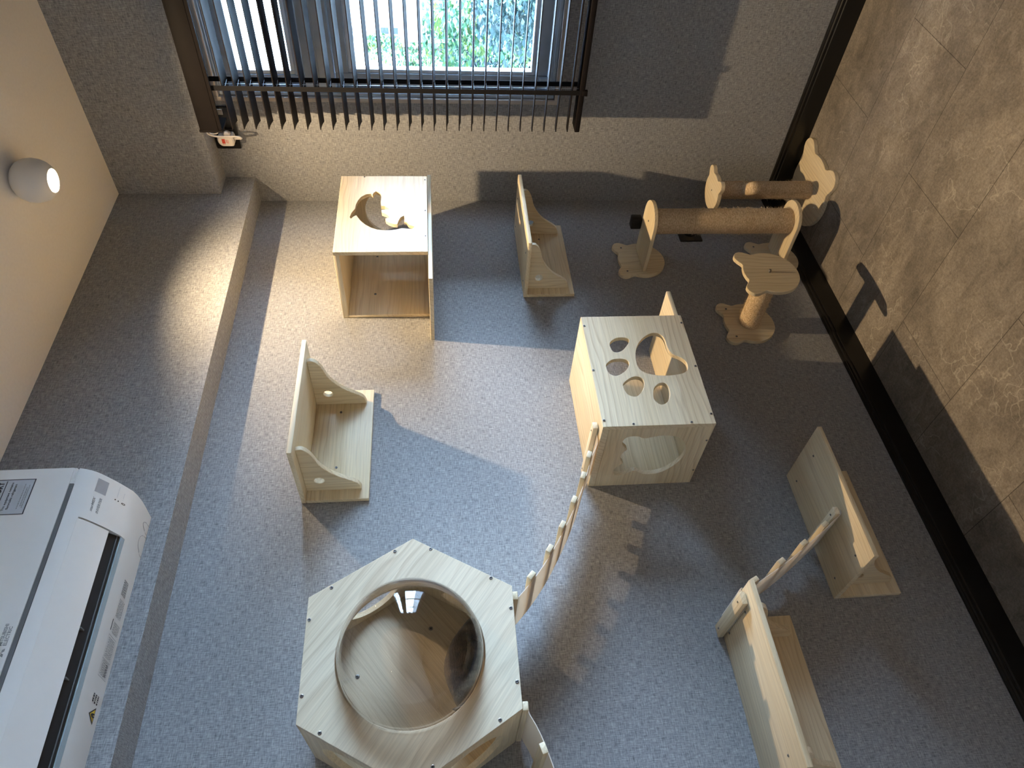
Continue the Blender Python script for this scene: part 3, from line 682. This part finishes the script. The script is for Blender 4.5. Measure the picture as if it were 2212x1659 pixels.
nodes = [
 (P(-1.622, -.108, 1.266), .069),   # 0 pelvis
 (P(-1.680, -.104, 1.270), .070),   # 1 mid back
 (P(-1.738, -.106, 1.266), .066),   # 2 chest
 (P(-1.778, -.114, 1.262), .050),   # 3 shoulders
 (P(-1.806, -.124, 1.264), .036),   # 4 neck
 (P(-1.824, -.134, 1.262), .037),   # 5 head
 (P(-1.842, -.148, 1.249), .021),   # 6 muzzle
 (P(-1.640, -.155, 1.232), .036),   # 7 thigh
 (P(-1.680, -.178, 1.212), .019),   # 8 knee
 (P(-1.645, -.190, 1.205), .013),   # 9 hock
 (P(-1.680, -.198, 1.204), .012),   # 10 hind paw
 (P(-1.772, -.155, 1.228), .024),   # 11 elbow
 (P(-1.795, -.175, 1.207), .014),   # 12 wrist
 (P(-1.812, -.178, 1.205), .013),   # 13 fore paw
 (P(-1.598, -.120, 1.232), .022),   # 14 tail base
 (P(-1.600, -.165, 1.207), .013),   # 15 tail
 (P(-1.630, -.200, 1.205), .012),   # 16
 (P(-1.668, -.212, 1.204), .010),   # 17 tail tip
]
E_ = [(0, 1), (1, 2), (2, 3), (3, 4), (4, 5), (5, 6), (0, 7), (7, 8), (8, 9), (9, 10), (3, 11), (11, 12), (12, 13), (0, 14), (14, 15), (15, 16), (16, 17)]
body = skin('body', nodes, E_, M['fur'], ct)
for sy, off in ((1, P(-1.812, -.106, 1.290)), (-1, P(-1.815, -.150, 1.287))):
    b = B(); lathe(b, off, (.1, -.15*(-sy), 1), [(.0145, -.008), (.0125, .004), (.007, .016), (.0008, .024)], 16)
    for v in b.verts: v.co.x = off[0]+(v.co.x-off[0])*.55
    obj('ear', b, M['fur'], ct, smooth=60)
for off in (P(-1.850, -.122, 1.262), P(-1.838, -.158, 1.262)):
    b = B(); bmesh.ops.create_uvsphere(b, u_segments=12, v_segments=8, radius=.0048, matrix=Matrix.Translation(off)); obj('eye', b, M['eye'], ct, smooth=180)
b = B(); bmesh.ops.create_uvsphere(b, u_segments=12, v_segments=8, radius=.0042, matrix=Matrix.Translation(P(-1.862, -.151, 1.250))); obj('nose', b, M['nose'], ct, smooth=180)

# ------------------------------------------------------------------ air conditioner on the beam
AX0, AX1 = -1.325, -2.115
ac = empty('air_conditioner', ((AX0+AX1)/2, -BD, 1.967), 'white split air conditioner on the beam under the ceiling', 'air conditioner')
front = [(-.098, 2.268), (-.285, 2.268), (-.300, 2.262), (-.3065, 2.245), (-.3065, 2.0555)]
low = [(-.3055, 2.0455), (-.303, 2.038), (-.297, 2.027), (-.291, 2.0195), (-.283, 2.0125), (-.268, 2.0025), (-.251, 1.992), (-.235, 1.9835), (-.212, 1.9725), (-.195, 1.9690), (-.171, 1.967), (-.150, 1.9675), (-.0985, 1.970)]
XF = -1.431          # where the flap begins
# casing: solid cheek on the window end, hollowed along the flap
b = B()
extrude_profile(b, front[:4] + [(-.3065, 2.0505)] + [(-.302, 2.0495), (-.302, 2.0462)] + low + [(-.0985, 2.268)], AX0, XF)
hol = front[:4] + [(-.3065, 2.0505), (-.302, 2.0495), (-.302, 2.0462)] + low[:3] + [(-.2935, 2.0228), (-.275, 2.035), (-.22, 2.03), (-.196, 1.985), (-.1945, 1.969)] + low[10:] + [(-.0985, 2.268)]
extrude_profile(b, hol, XF, AX1+.012)
extrude_profile(b, front[:4] + [(-.3065, 2.0505)] + [(-.302, 2.0495), (-.302, 2.0462)] + low + [(-.0985, 2.268)], AX1+.012, AX1)
obj('casing', b, M['acw'], ac, smooth=30)
b = B(); fp_ = [(-.3068, 2.0545), (-.3068, 2.24), (-.3085, 2.243), (-.3095, 2.24), (-.3095, 2.0575), (-.3085, 2.0545)]
extrude_profile(b, fp_, AX0-.001, AX1+.001); obj('front_panel', b, M['acw'], ac, smooth=30)
b = B(); extrude_profile(b, [(-.3070, 2.0541), (-.3020, 2.0541), (-.3020, 2.0463), (-.3064, 2.0463)], -1.362, AX1+.01); obj('panel_gap', b, M['acs'], ac, smooth=0)
fl = [(-.2945, 2.0232), (-.291, 2.0205), (-.283, 2.0135), (-.268, 2.0035), (-.251, 1.993), (-.2365, 1.9850)]
b = B(); extrude_profile(b, fl + [(a+.004, c+.006) for a, c in fl[::-1]], XF-.003, AX1+.014); obj('air_flap', b, M['acw'], ac, smooth=40)
b = B(); extrude_profile(b, [(-.236, 1.991), (-.231, 1.994), (-.215, 1.9805), (-.2085, 1.9745), (-.2035, 1.978), (-.213, 2.010), (-.245, 2.015)], XF-.001, AX1+.013); obj('air_slot', b, M['acd'], ac, smooth=0)
b = B(); extrude_profile(b, [(-.2080, 1.9735), (-.2075, 1.9715), (-.1960, 1.9690), (-.1960, 1.9750)], XF-.002, AX1+.013); obj('outlet_lip', b, M['acb'], ac, smooth=0)
b = B()
for xx in (-1.63, -1.72, -1.9): box(b, (xx, -.234, 1.984), (xx-.003, -.209, 1.992), .0004)
tube(b, [(XF-.002, -.213, 1.9775), (AX1+.014, -.213, 1.9775)], .0012, 6); obj('vane', b, M['acs'], ac)
# marks on the curved lower front: helper that follows the profile
prof_all = front[3:] + low
def on_prof(y):
    for (ya, za), (yb, zb) in zip(prof_all, prof_all[1:]):
        if min(ya, yb)-1e-9 <= y <= max(ya, yb)+1e-9 and abs(yb-ya) > 1e-9 and za < 2.05:
            k = (y-ya)/(yb-ya); z = za+k*(zb-za); tn = Vector((0, yb-ya, zb-za)).normalized(); return z, tn
    return 1.967, Vector((0, 1, 0))
def decal_quad(bm, xa, xb, ya, yb, mi=0, h=.0003, n=4):
    """strip lying on the profile between ya and yb"""
    prev = None
    for i in range(n+1):
        y = ya+(yb-ya)*i/n; z, tn = on_prof(y); nn = Vector((0, tn.z, -tn.y))
        if nn.z > 0 and nn.y > -.2: nn = -nn
        cur = [bm.verts.new(Vector((x, y, z))+nn*h) for x in (xa, xb)]
        if prev: bm.faces.new((prev[0], prev[1], cur[1], cur[0])).material_index = mi
        prev = cur
def prof_text(bm, s, x, y, size, width, mi=0, shear=0, bold=0):
    z, tn = on_prof(y); up = -tn; nn = Vector((1, 0, 0)).cross(up)
    text_mesh(bm, s, Vector((x, y, z))+nn*.0003, (1, 0, 0), up, size, mi, width, .0003, shear, bold)
b = B(); yF = -.3096
box(b, (-1.4297, yF-.0002, 2.1195), (-1.3503, yF, 2.2), 0, 0)
for (xa, xb, za, zb) in ((-1.4302, -1.3498, 2.1188, 2.1208), (-1.4302, -1.4288, 2.1188, 2.2), (-1.3512, -1.3498, 2.1188, 2.2), (-1.4302, -1.3498, 2.199, 2.2005), (-1.420, -1.3536, 2.1710, 2.1724)): box(b, (xa, yF-.0005, za), (xb, yF-.0002, zb), 0, 1)
text_mesh(b, 'ADVISORY', (-1.4205, yF-.0005, 2.1760), (1, 0, 0), (0, 0, 1), .0165, 1, .0655, bold=.0006)
text_mesh(b, 'This equipment contains', (-1.4220, yF-.0005, 2.1582), (1, 0, 0), (0, 0, 1), .0062, 1, .0645, bold=.0001)
text_mesh(b, 'flammable refrigerant', (-1.4190, yF-.0005, 2.1507), (1, 0, 0), (0, 0, 1), .0062, 1, .058, bold=.0001)
for zz, xa, xb in ((2.1345, -1.4182, -1.3611), (2.1295, -1.4120, -1.3690), (2.1260, -1.4159, -1.3636)):
    x = xa
    while x < xb:
        w = random.uniform(.002, .006); box(b, (x, yF-.0005, zz), (min(x+w, xb), yF-.0003, zz+.0014), 0, 2); x += w+.0011
obj('warning_sticker', b, [M['stick'], M['ink'], M['inkg']], ac, smooth=0)
b = B()
text_mesh(b, 'MITSUBISHI', (-1.6885, yF-.0002, 2.0685), (1, 0, 0), (0, 0, 1), .0082, 0, .0385, bold=.0002)
text_mesh(b, 'ELECTRIC', (-1.6885, yF-.0002, 2.0608), (1, 0, 0), (0, 0, 1), .0082, 0, .0335, bold=.0002)
cx_, cz_ = -1.7010, 2.0648
for a in (90, 210, 330):
    a = math.radians(a); u = Vector((math.cos(a), math.sin(a))); v = Vector((-u.y, u.x)); L = .0088
    q = [Vector((0, 0)), u*L*.5+v*L*.29, u*L, u*L*.5-v*L*.29]
    b.faces.new([b.verts.new((cx_+p.x, yF-.0004, cz_+p.y)) for p in q])
obj('maker_mark', b, M['inkg'], ac, smooth=0)
b = B()
decal_quad(b, -1.3675, -1.3368, -.2845, -.2640, 0, .0004)
obj('grey_square_sticker', b, M['sq'], ac, smooth=0)
b = B()
prof_text(b, 'starMEX', -1.4119, -.2790, .0075, .0325, 0, .25, .0002)
obj('series_lettering', b, M['inkg'], ac, smooth=0); b = B()
prof_text(b, 'INVERTER', -1.4114, -.2678, .0075, .0345, 0, .2, .0002)
obj('type_lettering', b, M['inkg'], ac, smooth=0); b = B()
prof_text(b, 'OPERATION', -1.3587, -.2405, .0036, .0250)
obj('lamp_lettering', b, M['stick'], ac, smooth=0); b = B()
prof_text(b, 'i save', -1.3587, -.2275, .0036, .0170)
obj('save_lettering', b, M['stick'], ac, smooth=0)
b = B()
for y in (-.244, -.2372):
    z, tn = on_prof(y); nn = Vector((1, 0, 0)).cross(-tn); lathe(b, Vector((-1.3645, y, z)), nn, [(.0014, -.0003), (.0014, .0004)], 12)
obj('indicator_dot', b, M['acd'], ac)
y = -.2252; z, tn = on_prof(y); up = -tn; nn = Vector((1, 0, 0)).cross(up); b = B()
dp = [(.0021*math.cos(a)*(1 if math.sin(a) < 0 else .8), .0050*math.sin(a)) for a in [2*PI*i/24 for i in range(24)]]
plate(b, [dp, [(u*.55, v*.62-.0006) for u, v in dp]], lambda u, v, w: Vector((-1.365, y, z))+Vector((1, 0, 0))*u+up*v+nn*w, 0, .0005, 0); obj('receiver_ring', b, M['ink'], ac, smooth=0)
# grip tabs and printed diagrams on the flat underside
zu = 1.9675
b = B()
for (xa, ln) in ((-1.349, .022), (-1.378, .046)):
    arc = [(xa-ln/2+ln/2*math.cos(a), -.1000-.035*math.sin(a)) for a in [PI*i/20 for i in range(21)]]
    tube(b, [(x, y, zu+(.0022 if y > -.12 else .0006)) for x, y in arc], .0006, 5)
obj('grip_tab', b, M['sq'], ac)
b = B()
def patch(xa, xb, ya, yb, mi=0):
    q = []
    for (x, y) in ((xa, ya), (xb, ya), (xb, yb), (xa, yb)):
        zz, _ = on_prof(y); q.append(b.verts.new((x, y, zz-.0004)))
    b.faces.new(q).material_index = mi
def scribble(xa, xb, ya, yb, n, mi=0):
    for i in range(n):
        y = ya+(yb-ya)*(i+.3)/n; x = xb
        while x > xa:
            w = random.uniform(.0012, .004); patch(max(x-w, xa), x, y, y+(yb-ya)/n*.5, mi); x -= w+random.uniform(.0005, .0018)
scribble(-1.530, -1.498, -.1500, -.1250, 7); scribble(-1.575, -1.538, -.1480, -.118, 6, 1); scribble(-1.607, -1.585, -.145, -.112, 9, 1)
patch(-1.605, -1.583, -.1545, -.1515); scribble(-1.655, -1.617, -.1500, -.115, 9, 1); scribble(-1.688, -1.660, -.1500, -.115, 9, 1); scribble(-1.686, -1.664, -.128, -.118, 3)
for ya, yb, xa, xb in ((-.1535, -.1530, -1.691, -1.613), (-.1120, -.1115, -1.691, -1.613), (-.1535, -.1115, -1.6912, -1.6905), (-.1535, -.1115, -1.6135, -1.6128), (-.1535, -.1115, -1.6590, -1.6583)): patch(xa, xb, ya, yb, 1)
scribble(-1.738, -1.722, -.1510, -.1180, 3)
obj('printed_diagrams', b, [M['ink'], M['inkg']], ac, smooth=0)
b = B()
tri = [(-1.7414, -.1193), (-1.7579, -.1480), (-1.7714, -.1191)]; c_ = Vector((-1.757, -.128))
for k, mi, h in ((1, 1, .0004), (.76, 0, .0006)):
    f = b.faces.new([b.verts.new((c_.x+(x-c_.x)*k, c_.y+(y-c_.y)*k, on_prof(y)[0]-h)) for x, y in tri]); f.material_index = mi
fl_ = smoothed([(-1.7545, -.1225), (-1.7535, -.128), (-1.7565, -.1375), (-1.7605, -.1315), (-1.7608, -.1235), (-1.758, -.1215), (-1.7585, -.127), (-1.7565, -.1295), (-1.7562, -.125)], 3)
plate(b, [fl_], lambda u, v, w: Vector((u, v, 1.9676-w)), 0, .0006, 0, 1)
obj('warning_triangle', b, [M['yellow'], M['ink']], ac, smooth=0)

# ------------------------------------------------------------------ outside the window
g = bx('ground', (1, -120, -12.2), (160, 160, -12), M['ground'], bev=0); struct(g)
def building(label, x, y0, y1, z1, rows, cols, wz, wy, dep=12, skip=()):
    r = empty('building', (x, (y0+y1)/2, -12), label, 'building', 'buildings across the street')
    bx('facade', (x, y0, -12), (x+dep, y1, z1), M['fac'], r, bev=0)
    bx('parapet', (x-.15, y0-.15, z1), (x+dep, y1+.15, z1+.35), M['roof'], r, bev=0)
    f0 = None
    for i in range(rows):
        for j in range(cols):
            y = y0+(j+.5)*(y1-y0)/cols; z = z1-1.3-i*2.9
            if f0 is None:
                b = B(); y_, z_ = y, z; box(b, (x-.05, y-wy/2, z-wz/2), (x-.005, y+wy/2, z+wz/2))
                box(b, (x-.08, y-.05, z-wz/2), (x-.051, y+.05, z+wz/2), 0, 1); box(b, (x-.08, y-wy/2, z-.05), (x-.051, y+wy/2, z+.05), 0, 1)
                f0 = obj('window', b, [M['pane'], M['fac']], r, smooth=0)
            else:
                c = f0.copy(); COL.objects.link(c); c.parent = r; c.location = (0, y-y_, z-z_)
    return r
building('tall white building across the street with small paired windows', 46, 16, 30.0, 8.2, 6, 5, 1.1, .9)
building('lower white block beside the trees, seen low through the window', 32, 10.5, 14.2, 2.3, 4, 3, 1.0, .8)
def tree(x, y, zt, rad, hgt, mat, label, n, seed, leaf=.17):
    rn = random.Random(seed); r = empty('street_tree', (x, y, -12), label, 'tree', 'trees outside the window')
    b = B(); lathe(b, (x, y, -12), (0, 0, 1), [(.28, 0), (.2, 4), (.12, 12+zt-hgt*.3)], 10); obj('trunk', b, M['bark'], r)
    b = B(); cl = [(Vector((rn.gauss(0, .42), rn.gauss(0, .42), rn.uniform(-1, 1))), rn.uniform(.25, .5)) for _ in range(26)]
    for _ in range(n):
        c, s = rn.choice(cl); q = Vector((rn.gauss(0, 1), rn.gauss(0, 1), rn.gauss(0, 1))).normalized()*s*rn.random()**.4+c
        if q.z > 1: q.z = 1
        p = Vector((x+q.x*rad, y+q.y*rad, zt-hgt/2+q.z*hgt/2))
        u = Vector((rn.gauss(0, 1), rn.gauss(0, 1), rn.gauss(0, 1))).normalized(); _, v, w = frame_of(u); k = leaf*rn.uniform(.6, 1.3)
        b.faces.new([b.verts.new(p+v*k*a+w*k*c_) for a, c_ in ((-1, 0), (0, .5), (1, 0), (0, -.5))])
    o = obj('foliage', b, mat, r, smooth=0); return r
tree(11, 4.2, .55, 1.05, 5.5, M['leafb'], 'dark bluish tree low in the right of the window view', 9500, 2, .065)
tree(17.2, 7.0, 1.5, 1.9, 7.5, M['leafa'], 'bright green tree behind the dark bluish tree', 11000, 3, .095)
tree(16.5, 1.7, 1.0, 1.9, 6.5, M['leafa'], 'bright green tree nearest the left end of the row', 8000, 6, .095)
tree(24, 10.8, .9, 1.3, 5.5, M['leafb'], 'dark tree in front of the lower white block', 6000, 4, .10)
tree(38, 17.3, 4.9, 1.0, 6.0, M['leafa'], 'slim tree rising against the tall white facade', 4000, 5, .12)

# ------------------------------------------------------------------ daylight
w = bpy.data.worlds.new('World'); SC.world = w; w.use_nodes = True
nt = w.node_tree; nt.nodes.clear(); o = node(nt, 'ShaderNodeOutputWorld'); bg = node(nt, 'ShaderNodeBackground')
# bright hazy sky: cool all round, much brighter low on the sunny side of the street (away from the furniture wall)
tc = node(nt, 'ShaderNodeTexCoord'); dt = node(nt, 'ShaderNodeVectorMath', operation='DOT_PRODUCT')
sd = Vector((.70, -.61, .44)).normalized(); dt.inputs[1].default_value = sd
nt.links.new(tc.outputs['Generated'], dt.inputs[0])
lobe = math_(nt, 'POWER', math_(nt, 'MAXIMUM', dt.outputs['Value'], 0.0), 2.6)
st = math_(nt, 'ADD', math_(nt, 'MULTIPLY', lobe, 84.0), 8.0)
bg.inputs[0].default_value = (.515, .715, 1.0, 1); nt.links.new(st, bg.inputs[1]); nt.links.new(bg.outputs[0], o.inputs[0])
pl = bpy.data.lights.new('window_portal', 'AREA'); pl.shape = 'RECTANGLE'; pl.size = abs(WY1-WY0); pl.size_y = WZ1-WZ0; pl.cycles.is_portal = True
po = bpy.data.objects.new('window_portal', pl); COL.objects.link(po); po.location = (.16, (WY0+WY1)/2, (WZ0+WZ1)/2)
po.rotation_euler = Matrix(((0, 0, 1), (1, 0, 0), (0, 1, 0))).to_euler()   # local z -> +x, so it shines to -x

# ------------------------------------------------------------------ camera (the phone was held turned a quarter: image left is up)
cam = bpy.data.cameras.new('camera'); co = bpy.data.objects.new('camera', cam); COL.objects.link(co)
R = [[-0.0833605854392172, -0.05889355198723869, -0.9947776446671677], [0.7649226909718155, -0.6435972825881497, -0.025996435940067397], [0.6387051664357096, 0.7630950709967115, -0.0986996605306043]]
Mx = Matrix(((R[0][0], R[1][0], -R[2][0], -2.207722), (R[0][1], R[1][1], -R[2][1], -1.591329), (R[0][2], R[1][2], -R[2][2], 1.311323), (0, 0, 0, 1)))
co.matrix_world = Mx
cam.sensor_fit = 'HORIZONTAL'; cam.sensor_width = 36; cam.lens = 1562.171/2212*36; cam.clip_start = .02; cam.clip_end = 500
SC.camera = co
vs = SC.view_settings; SC.display_settings.display_device = 'sRGB'; vs.view_transform = 'Standard'; vs.look = 'None'; vs.gamma = 1; vs.exposure = .40; vs.use_curve_mapping = False
SC.cycles.max_bounces = 10; SC.cycles.diffuse_bounces = 5; SC.cycles.transparent_max_bounces = 16
